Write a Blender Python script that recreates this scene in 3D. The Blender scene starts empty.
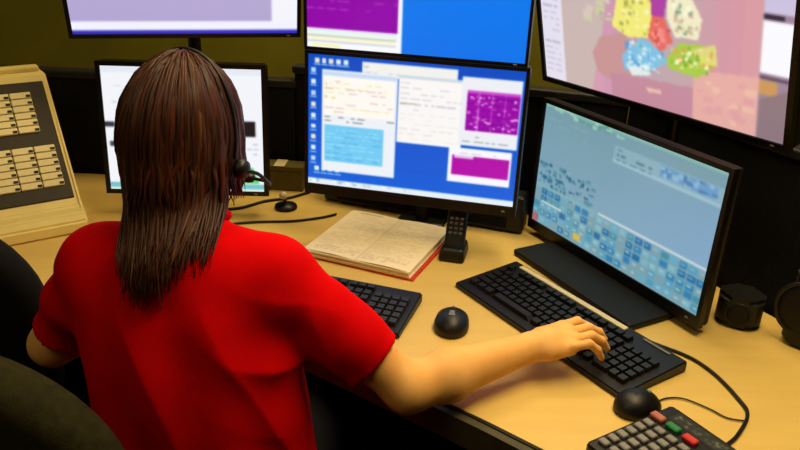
import bpy, bmesh, math, random
import numpy as np
from mathutils import Matrix, Vector

random.seed(7)
rng = np.random.default_rng(7)
S = bpy.context.scene
COL = S.collection
R = math.radians

# ------------------------------------------------------------------ camera
PITCH, ROLL, FPX = R(23.7), R(2.16), 760.0
fw = Vector((0, math.cos(PITCH), -math.sin(PITCH)))
r0 = Vector((1, 0, 0)); u0 = r0.cross(fw)
rt = r0 * math.cos(ROLL) + u0 * math.sin(ROLL)
up = u0 * math.cos(ROLL) - r0 * math.sin(ROLL)
cam = bpy.data.objects.new('camera', bpy.data.cameras.new('camera'))
COL.objects.link(cam)
cam.matrix_world = Matrix(((rt.x, up.x, -fw.x, 0), (rt.y, up.y, -fw.y, 0), (rt.z, up.z, -fw.z, 1.50), (0, 0, 0, 1)))
cam.data.sensor_fit = 'HORIZONTAL'; cam.data.sensor_width = 36.0; cam.data.lens = FPX / 800 * 36.0
cam.data.clip_start = 0.02
S.camera = cam

# ------------------------------------------------------------------ world, lights, exposure
S.view_settings.view_transform = 'Standard'; S.view_settings.look = 'None'
S.view_settings.gamma = 1.0; S.view_settings.use_curve_mapping = False
S.view_settings.exposure = 0.0
W = bpy.data.worlds.new('world'); S.world = W; W.use_nodes = True
W.node_tree.nodes['Background'].inputs[0].default_value = (1.0, 0.85, 0.6, 1)
W.node_tree.nodes['Background'].inputs[1].default_value = 0.06

LAMPS = [((0.60, 1.15, 2.55), (0.6, 1.2), 33.5, (1.0, 0.78, 0.42)),
         ((0.15, 2.25, 2.55), (1.2, 0.6), 19.0, (1.0, 0.78, 0.42)),  # unseen panel, added to light the manual and the back wall
         ((-1.0, 0.0, 2.55), (0.6, 1.2), 4.0, (1.0, 0.78, 0.43))]
for loc, (sx, sy), power, colr in LAMPS:
    l = bpy.data.lights.new('ceiling_panel_light', 'AREA'); l.shape = 'RECTANGLE'
    l.size = sx; l.size_y = sy; l.energy = power; l.color = colr
    o = bpy.data.objects.new('ceiling_panel_light', l); COL.objects.link(o); o.location = loc

# ------------------------------------------------------------------ helpers: materials
def lin(c):
    return tuple((x / 12.92 if x <= 0.04045 else ((x + 0.055) / 1.055) ** 2.4) for x in c)

def mat(name, col, rough=0.5, spec=0.5, var=0.0, vscale=20, bump=0.0, bscale=200, metal=0.0, sheen=0.0, stretch=None, coord='Object', col2=None):
    m = bpy.data.materials.new(name); m.use_nodes = True
    nt = m.node_tree; b = nt.nodes['Principled BSDF']
    c = lin(col)
    b.inputs['Base Color'].default_value = (*c, 1)
    b.inputs['Roughness'].default_value = rough
    b.inputs['Specular IOR Level'].default_value = spec
    b.inputs['Metallic'].default_value = metal
    if sheen: b.inputs['Sheen Weight'].default_value = sheen
    tc = nt.nodes.new('ShaderNodeTexCoord'); mp = nt.nodes.new('ShaderNodeMapping')
    if stretch: mp.inputs['Scale'].default_value = stretch
    nt.links.new(tc.outputs[coord], mp.inputs['Vector'])
    if var or col2:
        n = nt.nodes.new('ShaderNodeTexNoise'); n.inputs['Scale'].default_value = vscale; n.inputs['Detail'].default_value = 4
        nt.links.new(mp.outputs[0], n.inputs['Vector'])
        rp = nt.nodes.new('ShaderNodeValToRGB')
        a = col2 if col2 else tuple(x * (1 - var) for x in col)
        rp.color_ramp.elements[0].position = 0.3; rp.color_ramp.elements[1].position = 0.7
        rp.color_ramp.elements[0].color = (*lin(a), 1); rp.color_ramp.elements[1].color = (*c, 1)
        nt.links.new(n.outputs['Fac'], rp.inputs[0]); nt.links.new(rp.outputs[0], b.inputs['Base Color'])
    if bump:
        n2 = nt.nodes.new('ShaderNodeTexNoise'); n2.inputs['Scale'].default_value = bscale
        nt.links.new(mp.outputs[0], n2.inputs['Vector'])
        bp = nt.nodes.new('ShaderNodeBump'); bp.inputs['Strength'].default_value = bump; bp.inputs['Distance'].default_value = 0.002
        nt.links.new(n2.outputs['Fac'], bp.inputs['Height']); nt.links.new(bp.outputs[0], b.inputs['Normal'])
    return m

def mat_attr(name, emit=False, rough=0.4, strength=1.0):
    m = bpy.data.materials.new(name); m.use_nodes = True
    nt = m.node_tree; b = nt.nodes['Principled BSDF']
    a = nt.nodes.new('ShaderNodeAttribute'); a.attribute_name = 'Col'
    if emit:
        b.inputs['Base Color'].default_value = (0.01, 0.01, 0.012, 1); b.inputs['Roughness'].default_value = 0.35
        nt.links.new(a.outputs['Color'], b.inputs['Emission Color']); b.inputs['Emission Strength'].default_value = strength
    else:
        nt.links.new(a.outputs['Color'], b.inputs['Base Color']); b.inputs['Roughness'].default_value = rough
    return m

M = {}
M['wall'] = mat('wall_paint', (0.43, 0.40, 0.07), 0.8, 0.2, 0.12, 6, 0.2, 120)
M['floor'] = mat('carpet', (0.10, 0.09, 0.08), 0.95, 0.1, 0.4, 60, 0.6, 400)
M['ceiling'] = mat('ceiling_tile', (0.75, 0.72, 0.62), 0.9, 0.1, 0.1, 60, 0.4, 150)
M['panel'] = mat('console_black_fabric', (0.07, 0.07, 0.08), 0.9, 0.15, 0.3, 80, 0.3, 400)
M['trim'] = mat('console_trim', (0.10, 0.10, 0.10), 0.5, 0.4, 0.2, 30)
M['desk'] = mat('desk_laminate', (0.86, 0.73, 0.40), 0.45, 0.35, 0, 9, 0.05, 300, stretch=(1.0, 4.0, 1.0), col2=(0.835, 0.70, 0.385))
M['edge'] = mat('desk_edge_rubber', (0.30, 0.28, 0.18), 0.6, 0.3, 0.15, 40)
M['seam'] = mat('seam_black', (0.06, 0.06, 0.05), 0.6, 0.3, 0.1, 40)
M['black'] = mat('black_plastic', (0.045, 0.045, 0.048), 0.45, 0.4, 0.2, 60, 0.1, 500)
M['bezel'] = mat('bezel_plastic', (0.05, 0.05, 0.052), 0.38, 0.4, 0.15, 60)
M['key'] = mat('key_plastic', (0.13, 0.14, 0.16), 0.5, 0.4, 0.2, 60)
M['key2'] = mat('key_black', (0.07, 0.066, 0.068), 0.45, 0.4, 0.2, 60)
M['grey'] = mat('grey_plastic', (0.45, 0.45, 0.43), 0.4, 0.4, 0.1, 60)
M['greykey'] = mat('pale_key', (0.52, 0.51, 0.49), 0.5, 0.4, 0.12, 90)
M['metal'] = mat('dark_metal', (0.20, 0.19, 0.18), 0.35, 0.5, 0.1, 40, metal=0.8)
M['cream'] = mat('cream_plastic', (0.90, 0.81, 0.50), 0.5, 0.35, 0.05, 12)
M['label'] = mat('cream_key', (0.90, 0.84, 0.62), 0.55, 0.3, 0.06, 80)
M['brownpanel'] = mat('brown_panel', (0.19, 0.155, 0.08), 0.55, 0.3, 0.15, 30)
M['red'] = mat('red_knit', (0.85, 0.0, 0.014), 0.9, 0.06, 0.08, 14, 0.3, 700)
M['skin'] = mat('skin', (0.95, 0.73, 0.42), 0.55, 0.3, 0, 18, 0.12, 260, col2=(0.91, 0.66, 0.35))
M['pants'] = mat('navy_twill', (0.08, 0.08, 0.11), 0.85, 0.15, 0.25, 60, 0.3, 500)
M['shoe'] = mat('shoe_leather', (0.06, 0.05, 0.05), 0.45, 0.4, 0.2, 50)
M['chair'] = mat('chair_fabric_olive', (0.19, 0.175, 0.07), 0.9, 0.15, 0.3, 70, 0.5, 500)
M['chair2'] = mat('chair_fabric_black', (0.06, 0.06, 0.055), 0.9, 0.15, 0.3, 70, 0.5, 500)
M['page'] = mat('paper', (0.94, 0.87, 0.72), 0.8, 0.2, 0.04, 30)
M['cover'] = mat('red_cover', (0.80, 0.22, 0.12), 0.5, 0.3, 0.1, 30)
M['green'] = mat('green_key', (0.16, 0.50, 0.28), 0.45, 0.4, 0.1, 60)
M['redkey'] = mat('red_key', (0.82, 0.22, 0.20), 0.45, 0.4, 0.1, 60)
M['pinkkey'] = mat('salmon_key', (0.72, 0.42, 0.36), 0.45, 0.4, 0.1, 60)
M['carton'] = mat('carton', (0.42, 0.38, 0.17), 0.8, 0.2, 0.15, 20)
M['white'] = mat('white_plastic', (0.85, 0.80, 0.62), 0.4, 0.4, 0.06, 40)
M['eyew'] = mat('eye_white', (0.9, 0.88, 0.85), 0.2, 0.5, 0.03, 40)
M['iris'] = mat('iris', (0.2, 0.12, 0.07), 0.2, 0.5, 0.1, 200)
M['lip'] = mat('lip', (0.68, 0.36, 0.32), 0.45, 0.4, 0.1, 100)
M['hair'] = mat_attr('hair_brown', False, 0.46); M['hair'].node_tree.nodes['Principled BSDF'].inputs['Specular IOR Level'].default_value = 0.3
M['screen'] = mat_attr('screen_glow', True)
M['print'] = mat_attr('printed_page', False, 0.8)

def emis(name, col, s):
    m = mat(name, col); b = m.node_tree.nodes['Principled BSDF']
    b.inputs['Emission Color'].default_value = (*lin(col), 1); b.inputs['Emission Strength'].default_value = s
    return m
M['diffuser'] = emis('lamp_diffuser', (1.0, 0.93, 0.75), 2.0)

# ------------------------------------------------------------------ helpers: objects and meshes
def link(name, mesh, m=None, parent=None, loc=(0, 0, 0), rot=(0, 0, 0)):
    o = bpy.data.objects.new(name, mesh); COL.objects.link(o)
    if m is not None and mesh is not None and not mesh.materials: mesh.materials.append(M[m] if isinstance(m, str) else m)
    o.location = loc; o.rotation_euler = rot
    if parent: o.parent = parent
    return o
def tag(o, label, cat, group=None):
    o['label'] = label; o['category'] = cat
    if group: o['group'] = group
    return o
def thing(name, label, cat, loc=(0, 0, 0), rz=0, group=None):
    o = bpy.data.objects.new(name, None); COL.objects.link(o); o.empty_display_size = 0.05
    o.location = loc; o.rotation_euler = (0, 0, rz)
    return tag(o, label, cat, group)
def struct(o):
    o['kind'] = 'structure'; return o
def tomesh(bm, name, smooth=False, m=None):
    bmesh.ops.recalc_face_normals(bm, faces=bm.faces)
    me = bpy.data.meshes.new(name); bm.to_mesh(me); bm.free()
    if smooth:
        me.polygons.foreach_set('use_smooth', [True] * len(me.polygons))
    if m: me.materials.append(M[m])
    return me
def add_box(bm, c, s, bev=0.0, seg=2, taper=None):
    vs = []
    for dz in (-.5, .5):
        for dx, dy in ((-.5, -.5), (.5, -.5), (.5, .5), (-.5, .5)):
            k = taper if (taper and dz > 0) else 1.0
            vs.append(bm.verts.new((c[0] + dx * s[0] * k, c[1] + dy * s[1] * k, c[2] + dz * s[2])))
    fs = [bm.faces.new([vs[i] for i in q]) for q in ((3, 2, 1, 0), (4, 5, 6, 7), (0, 1, 5, 4), (1, 2, 6, 5), (2, 3, 7, 6), (3, 0, 4, 7))]
    if bev:
        es = list({e for f in fs for e in f.edges})
        bmesh.ops.bevel(bm, geom=es, offset=bev, segments=seg, affect='EDGES', profile=0.5)
def box(name, c, s, bev=0.0, seg=2, taper=None, smooth=False):
    bm = bmesh.new(); add_box(bm, c, s, bev, seg, taper)
    return tomesh(bm, name, smooth)
def add_poly(bm, pts, z0, z1):
    a = [bm.verts.new((p[0], p[1], z0)) for p in pts]; b = [bm.verts.new((p[0], p[1], z1)) for p in pts]
    n = len(pts)
    bm.faces.new(a[::-1]); bm.faces.new(b)
    for i in range(n): bm.faces.new((a[i], a[(i + 1) % n], b[(i + 1) % n], b[i]))
def catmull(P, n=8):
    P = [Vector(p) for p in P]; out = []
    Q = [P[0] * 2 - P[1]] + P + [P[-1] * 2 - P[-2]]
    for i in range(1, len(Q) - 2):
        for k in range(n):
            t = k / n
            a, b, c, d = Q[i - 1], Q[i], Q[i + 1], Q[i + 2]
            out.append(0.5 * ((2 * b) + (c - a) * t + (2 * a - 5 * b + 4 * c - d) * t * t + (3 * b - a - 3 * c + d) * t ** 3))
    out.append(P[-1]); return out
def add_tube(bm, pts, rad, seg=8, flat=1.0):
    pts = [Vector(p) for p in pts]; n = len(pts)
    rad = [rad] * n if not hasattr(rad, '__len__') else rad
    rings = []; nrm = None
    for i, p in enumerate(pts):
        t = (pts[min(i + 1, n - 1)] - pts[max(i - 1, 0)]).normalized()
        if nrm is None:
            nrm = t.orthogonal().normalized()
        nrm = (nrm - t * nrm.dot(t)).normalized(); bn = t.cross(nrm)
        rings.append([bm.verts.new(p + (nrm * math.cos(a) + bn * math.sin(a) * flat) * rad[i]) for a in (2 * math.pi * k / seg for k in range(seg))])
    fs = []
    for i in range(n - 1):
        for k in range(seg):
            fs.append(bm.faces.new((rings[i][k], rings[i][(k + 1) % seg], rings[i + 1][(k + 1) % seg], rings[i + 1][k])))
    fs.append(bm.faces.new(rings[0][::-1])); fs.append(bm.faces.new(rings[-1]))
    return fs
def tube(name, pts, rad, seg=8, n=8, smooth=True):
    bm = bmesh.new(); add_tube(bm, catmull(pts, n) if n else pts, rad, seg); return tomesh(bm, name, smooth)
def lathe(name, prof, seg=24, smooth=True):
    bm = bmesh.new(); rings = []
    for r, z in prof:
        rings.append([bm.verts.new((r * math.cos(a), r * math.sin(a), z)) for a in (2 * math.pi * k / seg for k in range(seg))])
    for i in range(len(rings) - 1):
        for k in range(seg): bm.faces.new((rings[i][k], rings[i][(k + 1) % seg], rings[i + 1][(k + 1) % seg], rings[i + 1][k]))
    bm.faces.new(rings[0][::-1]); bm.faces.new(rings[-1])
    return tomesh(bm, name, smooth)
def rounded(w, h, r, n=8):
    out = []
    for cx, cy, a0 in ((w / 2 - r, h / 2 - r, 0), (-w / 2 + r, h / 2 - r, 90), (-w / 2 + r, -h / 2 + r, 180), (w / 2 - r, -h / 2 + r, 270)):
        for k in range(n + 1):
            a = R(a0 + 90 * k / n); out.append((cx + r * math.cos(a), cy + r * math.sin(a)))
    return out
def autosmooth(me, ang=35):
    bm = bmesh.new(); bm.from_mesh(me)
    for e in bm.edges:
        e.smooth = not (len(e.link_faces) == 2 and e.calc_face_angle(0) > R(ang))
    for f in bm.faces: f.smooth = True
    bm.to_mesh(me); bm.free(); return me

# signed-distance modelling (naive surface nets)
def prim_d(p, X, Y, Z):
    k = p[0]
    if k == 'cone':
        a, b, ra, rb = p[1:5]
        ab = [b[i] - a[i] for i in range(3)]; L = sum(c * c for c in ab) + 1e-12
        px, py, pz = X - a[0], Y - a[1], Z - a[2]
        t = np.clip((px * ab[0] + py * ab[1] + pz * ab[2]) / L, 0, 1)
        return np.sqrt((px - ab[0] * t) ** 2 + (py - ab[1] * t) ** 2 + (pz - ab[2] * t) ** 2) - (ra + (rb - ra) * t)
    if k == 'ell':
        c, r, ax = p[1:4]
        px, py, pz = X - c[0], Y - c[1], Z - c[2]
        q = [(px * ax[i][0] + py * ax[i][1] + pz * ax[i][2]) for i in range(3)]
        k0 = np.sqrt(sum((q[i] / r[i]) ** 2 for i in range(3))) + 1e-9
        k1 = np.sqrt(sum((q[i] / r[i] ** 2) ** 2 for i in range(3))) + 1e-9
        return k0 * (k0 - 1) / k1
def prim_box(p, m):
    if p[0] == 'cone':
        a, b, ra, rb = p[1:5]; r = max(ra, rb) + m
        return [min(a[i], b[i]) - r for i in range(3)], [max(a[i], b[i]) + r for i in range(3)]
    c, r = p[1], max(p[2]) + m
    return [c[i] - r for i in range(3)], [c[i] + r for i in range(3)]
def smin(a, b, k):
    h = np.clip(0.5 + 0.5 * (a - b) / k, 0, 1)
    return a + (b - a) * h - k * h * (1 - h)
def field(prims, lo, hi, h, mod=None):
    lo = np.array(lo, float); n = np.ceil((np.array(hi) - lo) / h).astype(int) + 1
    F = np.full(n, 1.0, np.float32)
    g = [(lo[i] + h * np.arange(n[i])).astype(np.float32) for i in range(3)]
    for p in prims:
        k = p[-1]; a, b = prim_box(p, k * 1.5 + 4 * h)
        i0 = [max(0, int((a[i] - lo[i]) / h)) for i in range(3)]; i1 = [min(n[i], int((b[i] - lo[i]) / h) + 2) for i in range(3)]
        if any(i1[i] <= i0[i] for i in range(3)): continue
        sl = tuple(slice(i0[i], i1[i]) for i in range(3))
        X, Y, Z = g[0][sl[0]][:, None, None], g[1][sl[1]][None, :, None], g[2][sl[2]][None, None, :]
        F[sl] = smin(F[sl], prim_d(p, X, Y, Z).astype(np.float32), k)
    if mod is not None: F = mod(F, g[0][:, None, None], g[1][None, :, None], g[2][None, None, :])
    F[0] = 1; F[-1] = 1; F[:, 0] = 1; F[:, -1] = 1; F[:, :, 0] = 1; F[:, :, -1] = 1
    return F, lo, h
def surface_nets(name, prims, lo, hi, h, mod=None):
    F, lo, h = field(prims, lo, hi, h, mod)
    I = F < 0; nx, ny, nz = F.shape
    cnt = np.zeros((nx - 1, ny - 1, nz - 1), np.int8)
    offs = [(i, j, k) for i in (0, 1) for j in (0, 1) for k in (0, 1)]
    for i, j, k in offs: cnt += I[i:nx - 1 + i, j:ny - 1 + j, k:nz - 1 + k]
    act = np.argwhere((cnt > 0) & (cnt < 8)); N = len(act)
    idx = np.full(cnt.shape, -1, np.int32); idx[act[:, 0], act[:, 1], act[:, 2]] = np.arange(N)
    acc = np.zeros((N, 3)); num = np.zeros(N)
    for a in offs:
        for d in range(3):
            if a[d]: continue
            b = list(a); b[d] = 1
            fa = F[act[:, 0] + a[0], act[:, 1] + a[1], act[:, 2] + a[2]]; fb = F[act[:, 0] + b[0], act[:, 1] + b[1], act[:, 2] + b[2]]
            s = (fa < 0) != (fb < 0)
            t = fa[s] / (fa[s] - fb[s])
            p = np.tile(np.array(a, float), (s.sum(), 1)); p[:, d] += t
            acc[s] += p; num[s] += 1
    V = lo + h * (act + acc / num[:, None])
    quads = []
    for d in range(3):
        e1, e2 = [(1, 2), (2, 0), (0, 1)][d]
        A = I; B = np.roll(I, -1, axis=d)
        sg = (A != B); sl = [slice(None)] * 3; sl[d] = slice(0, -1)
        E = np.argwhere(sg[tuple(sl)])
        E = E[(E[:, e1] > 0) & (E[:, e2] > 0)]
        o1 = np.zeros(3, int); o1[e1] = 1; o2 = np.zeros(3, int); o2[e2] = 1
        q = np.stack([idx[tuple((E - x).T)] for x in (o1 + o2, o2, 0 * o1, o1)], 1)
        ins = I[tuple(E.T)]
        q[~ins] = q[~ins][:, ::-1]
        quads.append(q)
    Q = np.concatenate(quads)
    me = bpy.data.meshes.new(name); me.from_pydata(V.tolist(), [], Q.tolist()); me.update()
    me.polygons.foreach_set('use_smooth', [True] * len(me.polygons))
    return me

# screens: a fine grid of lit cells whose colours draw the picture
class Canvas:
    def __init__(s, w, h, bg): s.w, s.h = w, h; s.a = np.zeros((h, w, 3)); s.a[:] = bg
    def rect(s, u0, v0, u1, v1, c):
        s.a[int(round(v0 * s.h)):max(int(round(v0 * s.h)) + 1, int(round(v1 * s.h))), int(round(u0 * s.w)):max(int(round(u0 * s.w)) + 1, int(round(u1 * s.w)))] = c
    def text(s, u0, v0, u1, v1, rows, c, fill=.6, gap=1.0):
        for i in range(rows):
            v = v0 + (v1 - v0) * (i + .5) / rows; u = u0
            while u < u1 - .01:
                l = random.uniform(.012, .05)
                if random.random() < fill: s.rect(u, v, min(u1, u + l), v + 1.2 / s.h, c)
                u += l + random.uniform(.006, .02)
                if random.random() < .08 * gap: break
    def poly(s, P, c):
        yy, xx = np.mgrid[0:s.h, 0:s.w]; x = (xx + .5) / s.w; y = (yy + .5) / s.h
        ins = np.zeros(x.shape, bool); n = len(P)
        for i in range(n):
            (x1, y1), (x2, y2) = P[i], P[(i + 1) % n]
            if y1 == y2: continue
            ins ^= ((y1 > y) != (y2 > y)) & (x < (x2 - x1) * (y - y1) / (y2 - y1) + x1)
        s.a[ins] = c
    def speckle(s, u0, v0, u1, v1, n, cols, sz=(.01, .02)):
        for _ in range(n):
            u = random.uniform(u0, u1 - sz[0]); v = random.uniform(v0, v1 - sz[1]); s.rect(u, v, u + sz[0] * random.uniform(.5, 1.5), v + sz[1] * random.uniform(.5, 1.5), random.choice(cols))
    def mesh(s, name, w, h, flat=False):
        xs = np.linspace(-w / 2, w / 2, s.w + 1); zs = np.linspace(h / 2, -h / 2, s.h + 1)
        gx, gz = np.meshgrid(xs, zs)
        V = np.stack([gx.ravel(), np.zeros(gx.size) if not flat else gz.ravel(), gz.ravel() if not flat else np.zeros(gx.size)], 1)
        i = (np.arange(s.h)[:, None] * (s.w + 1) + np.arange(s.w)[None, :]).ravel()
        Q = np.stack([i, i + s.w + 1, i + s.w + 2, i + 1], 1)
        me = bpy.data.meshes.new(name); me.from_pydata(V.tolist(), [], Q.tolist()); me.update()
        p = np.pad(s.a, ((1, 1), (1, 1), (0, 0)), 'edge'); s.a = (p[1:-1, 1:-1] * 2 + p[:-2, 1:-1] + p[2:, 1:-1] + p[1:-1, :-2] + p[1:-1, 2:]) / 6
        p = np.pad(s.a, ((1, 1), (1, 1), (0, 0)), 'edge'); s.a = (p[1:-1, 1:-1] * 2 + p[:-2, 1:-1] + p[2:, 1:-1] + p[1:-1, :-2] + p[1:-1, 2:]) / 6
        c = s.a.reshape(-1, 3); c = np.where(c <= .04045, c / 12.92, ((c + .055) / 1.055) ** 2.4)
        at = me.color_attributes.new('Col', 'FLOAT_COLOR', 'CORNER')
        c4 = np.concatenate([np.repeat(c, 4, 0), np.ones((len(c) * 4, 1))], 1)
        at.data.foreach_set('color', c4.ravel().astype(np.float32))
        return me

# ------------------------------------------------------------------ room
DZ = 0.73
struct(link('floor', box('floor', (0, 0.4, -0.05), (5.2, 5.4, 0.1)), 'floor'))
struct(link('wall_back', box('wall_back', (0, 2.95, 1.35), (5.2, 0.1, 2.7)), 'wall'))
struct(link('wall_left', box('wall_left', (-2.65, 0.4, 1.35), (0.1, 5.4, 2.7)), 'wall'))
struct(link('wall_right', box('wall_right', (2.65, 0.4, 1.35), (0.1, 5.4, 2.7)), 'wall'))
struct(link('wall_front', box('wall_front', (0, -2.25, 1.35), (5.2, 0.1, 2.7)), 'wall'))
struct(link('ceiling', box('ceiling', (0, 0.4, 2.75), (5.2, 5.4, 0.1)), 'ceiling'))
for i, (loc, (sx, sy), pw, c) in enumerate(LAMPS):
    t = thing('ceiling_light', ['rectangular ceiling light panel above the right side of the desk', 'added ceiling light panel behind the upper monitors, near the back wall', 'rectangular ceiling light panel behind the left shoulder of the operator'][i], 'ceiling light', (loc[0], loc[1], 2.70), 0, 'ceiling light panels')
    bm = bmesh.new()
    for cx, cy, bx, by in ((0, sy / 2 + .015, sx + .06, .03), (0, -sy / 2 - .015, sx + .06, .03), (sx / 2 + .015, 0, .03, sy), (-sx / 2 - .015, 0, .03, sy)): add_box(bm, (cx, cy, -.04), (bx, by, .08))
    link('frame', tomesh(bm, 'frame'), 'white', t)
    link('diffuser', box('diffuser', (0, 0, -.03), (sx, sy, .01)), 'diffuser', t)

# ------------------------------------------------------------------ desk and its black back panel
front = catmull([(-1.75, 1.30, 0), (-1.2, 1.31, 0), (-.75, 1.32, 0), (-.55, 1.36, 0), (-.35, 1.33, 0), (-.15, 1.20, 0), (.109, 1.019, 0), (.233, .924, 0), (.5, .72, 0), (.8, .49, 0)], 6)
back = [(1.245, .50), (.53, 1.79), (.42, 1.83), (-.3, 2.02), (-1.75, 2.06)]
desk = thing('desk', 'curved tan laminate dispatch desk with dark edge carrying keyboards and screens', 'desk', (0, 0, 0))
bm = bmesh.new(); add_poly(bm, [(p.x, p.y) for p in front] + back, .698, DZ); link('desktop', tomesh(bm, 'desktop'), 'desk', desk)
def ribbon(name, m, d0, d1, z0, z1):
    bm = bmesh.new(); n = len(front); rows = []
    for i, p in enumerate(front):
        t = (front[min(i + 1, n - 1)] - front[max(i - 1, 0)]).normalized(); o = Vector((t.y, -t.x, 0))
        rows.append([bm.verts.new((p.x + o.x * d, p.y + o.y * d, z)) for d, z in ((d0, z0), (d1, z0), (d1, z1), (d0, z1))])
    for i in range(n - 1):
        for k in range(4): bm.faces.new((rows[i][k], rows[i][(k + 1) % 4], rows[i + 1][(k + 1) % 4], rows[i + 1][k]))
    bm.faces.new(rows[0]); bm.faces.new(rows[-1][::-1])
    return link(name, autosmooth(tomesh(bm, name)), m, desk)
ribbon('edge_band', 'edge', .004, .020, .675, .726)
ribbon('edge_seam', 'seam', .0, .005, .690, .7285)
for x, y, a in ((-1.5, 1.7, 0), (-.3, 1.86, 0), (.95, .72, R(-60))):
    link('support_panel', box('support_panel', (0, 0, .349), (.04, .5 if x > -1 else .6, .698), .003, 1) if x != -.3 else box('support_panel', (0, 0, .349), (.9, .03, .698), .003, 1), 'trim', desk, (x, y, 0), (0, 0, a))

bp = [(-1.75, 2.065), (-.3, 2.026), (.424, 1.837), (.537, 1.795), (1.26, .49)]
pan = thing('console_partition', 'black fabric partition standing along the rear edge of the desk', 'partition', (0, 0, 0))
for i in range(4):
    hz = (1.0, 1.04, 1.04, 1.05)[i]
    a, b = Vector(bp[i]), Vector(bp[i + 1]); d = b - a; L = d.length; mid = (a + b) / 2; nn = Vector((-d.y, d.x)).normalized() * .02
    ang = math.atan2(d.y, d.x)
    link('fabric_panel', box('fabric_panel', (0, 0, 0), (L, .036, hz), .004, 1), 'panel', pan, (mid.x + nn.x, mid.y + nn.y, hz / 2 + .005), (0, 0, ang))
    link('cap_rail', box('cap_rail', (0, 0, 0), (L + .01, .045, .02), .004, 2), 'trim', pan, (mid.x + nn.x, mid.y + nn.y, hz + .013), (0, 0, ang))

# ------------------------------------------------------------------ monitors
def monitor(label, c, yaw, tilt, w, h, bez, cv, depth=.045, botbez=None, stand=False, group='desk monitors'):
    bb = botbez or bez
    cx, cy, cz = c
    t = thing('monitor', label, 'monitor', (cx, cy, DZ if stand else cz - h / 2 - bb), yaw, group)
    oz = cz - t.location.z
    T = Matrix.Translation((0, 0, oz)) @ Matrix.Rotation(-tilt, 4, 'X')
    def put(name, me, m, par=t):
        me.transform(T); return link(name, me, m, par)
    bm = bmesh.new()
    W2, top, bot = w / 2 + bez, h / 2 + bez, -h / 2 - bb
    for c2, s2 in (((0, 0, (h / 2 + top) / 2), (2 * W2, .014, bez)), ((0, 0, (-h / 2 + bot) / 2), (2 * W2, .014, bb)), ((-w / 2 - bez / 2, 0, 0), (bez, .014, h)), ((w / 2 + bez / 2, 0, 0), (bez, .014, h))):
        add_box(bm, (c2[0], c2[1] + .003, c2[2]), s2)
    fr = put('bezel', tomesh(bm, 'bezel'), 'bezel')
    put('screen', cv.mesh('screen', w, h), 'screen')
    put('rear_housing', box('rear_housing', (0, .010 + (depth - .010) / 2, (top + bot) / 2), (2 * W2, depth - .010, top - bot), .008, 2), 'black')
    put('rear_bulge', box('rear_bulge', (0, depth + .008, -.01), (w * .5, .02, h * .5), .006, 2), 'black')
    bt = box('power_button', (w / 2 - .02, -.0045, -h / 2 - bb / 2), (.008, .003, .004), .001, 1); bt.transform(T); link('power_button', bt, 'grey', fr)
    if stand:
        link('stand_base', box('stand_base', (0, 0, .008), (.38, .21, .016), .006, 2), 'seam', t, (0.01, -.010, 0))
        link('stand_neck', box('stand_neck', (0, .075, .10), (.09, .03, .19), .006, 2), 'black', t)
    return t

def icons(cv, pts):
    for u, v in pts: cv.rect(u, v, u + .022, v + .035, random.choice([(.9, .95, 1), (.75, .85, 1), (.95, .9, .8)])); cv.rect(u - .003, v + .045, u + .028, v + .052, (.85, .92, 1))
blue = (.0, .37, .85); wht = (.97, .97, .99); purple = (.62, .0, .66)
# centre lower: blue desktop with open windows
c1 = Canvas(224, 140, (.03, .33, .80))
for v in np.linspace(0, 1, 12): c1.rect(0, v, 1, v + .09, (.02, .30 + .08 * v, .76 + .1 * v))
icons(c1, [(.012, .1 + .085 * i) for i in range(9)]); icons(c1, [(.03 + .035 * i, .03) for i in range(5)]); icons(c1, [(.03 + .035 * i, .86) for i in range(4)])
c1.rect(.26, .03, .70, .13, (.95, .95, .93)); c1.text(.27, .04, .69, .12, 2, (.75, .78, .85))
c1.rect(.065, .11, .43, .885, (.93, .95, .97)); c1.rect(.07, .12, .425, .15, (.78, .86, .96)); c1.rect(.075, .16, .415, .44, (1, .98, .95)); c1.text(.08, .17, .41, .43, 9, (.86, .72, .72), .5); c1.text(.08, .18, .41, .44, 7, (.90, .90, .60), .5); c1.text(.08, .44, .42, .50, 2, (.40, .45, .45), .7)
c1.rect(.08, .52, .37, .81, (.45, .80, .96)); c1.text(.09, .54, .36, .80, 9, (.62, .90, .99), .6); c1.text(.09, .545, .36, .80, 6, (.30, .66, .88), .5)
c1.rect(.432, .10, .735, .60, (.98, .97, .96)); c1.rect(.432, .10, .735, .12, (.80, .85, .90)); c1.text(.44, .13, .73, .36, 6, (.82, .80, .86), .7); c1.text(.44, .36, .73, .58, 6, (.92, .91, .90), .7); c1.text(.44, .28, .52, .32, 1, (.6, .62, .5), 1)
c1.rect(.725, .07, .99, .57, (.93, .94, .96)); c1.rect(.75, .165, .985, .46, purple); c1.rect(.75, .165, .985, .185, (.80, .30, .80))
for i in range(6): c1.rect(.75, .21 + .045 * i, .985, .218 + .045 * i, (.48, .0, .58))
for u in (.80, .86, .92): c1.rect(u, .165, u + .006, .46, (.80, .35, .82))
c1.speckle(.755, .2, .985, .45, 90, [(.85, .45, .85), (.50, .0, .62), (.92, .70, .92)], (.012, .012)); c1.text(.74, .48, .98, .55, 2, (.55, .60, .60), .6)
c1.rect(.685, .59, .975, .86, (.97, .97, .98)); c1.rect(.70, .65, .965, .80, (.70, .02, .66)); c1.text(.70, .60, .9, .65, 1, (.75, .78, .90), .8); c1.rect(.71, .65, .80, .675, (.90, .75, .92))
c1.rect(0, .955, 1, 1, (.90, .94, .97)); c1.speckle(0, .96, .5, .99, 18, [(.6, .75, .9), (.98, .98, 1), (.8, .85, .8)], (.015, .02))
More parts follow.
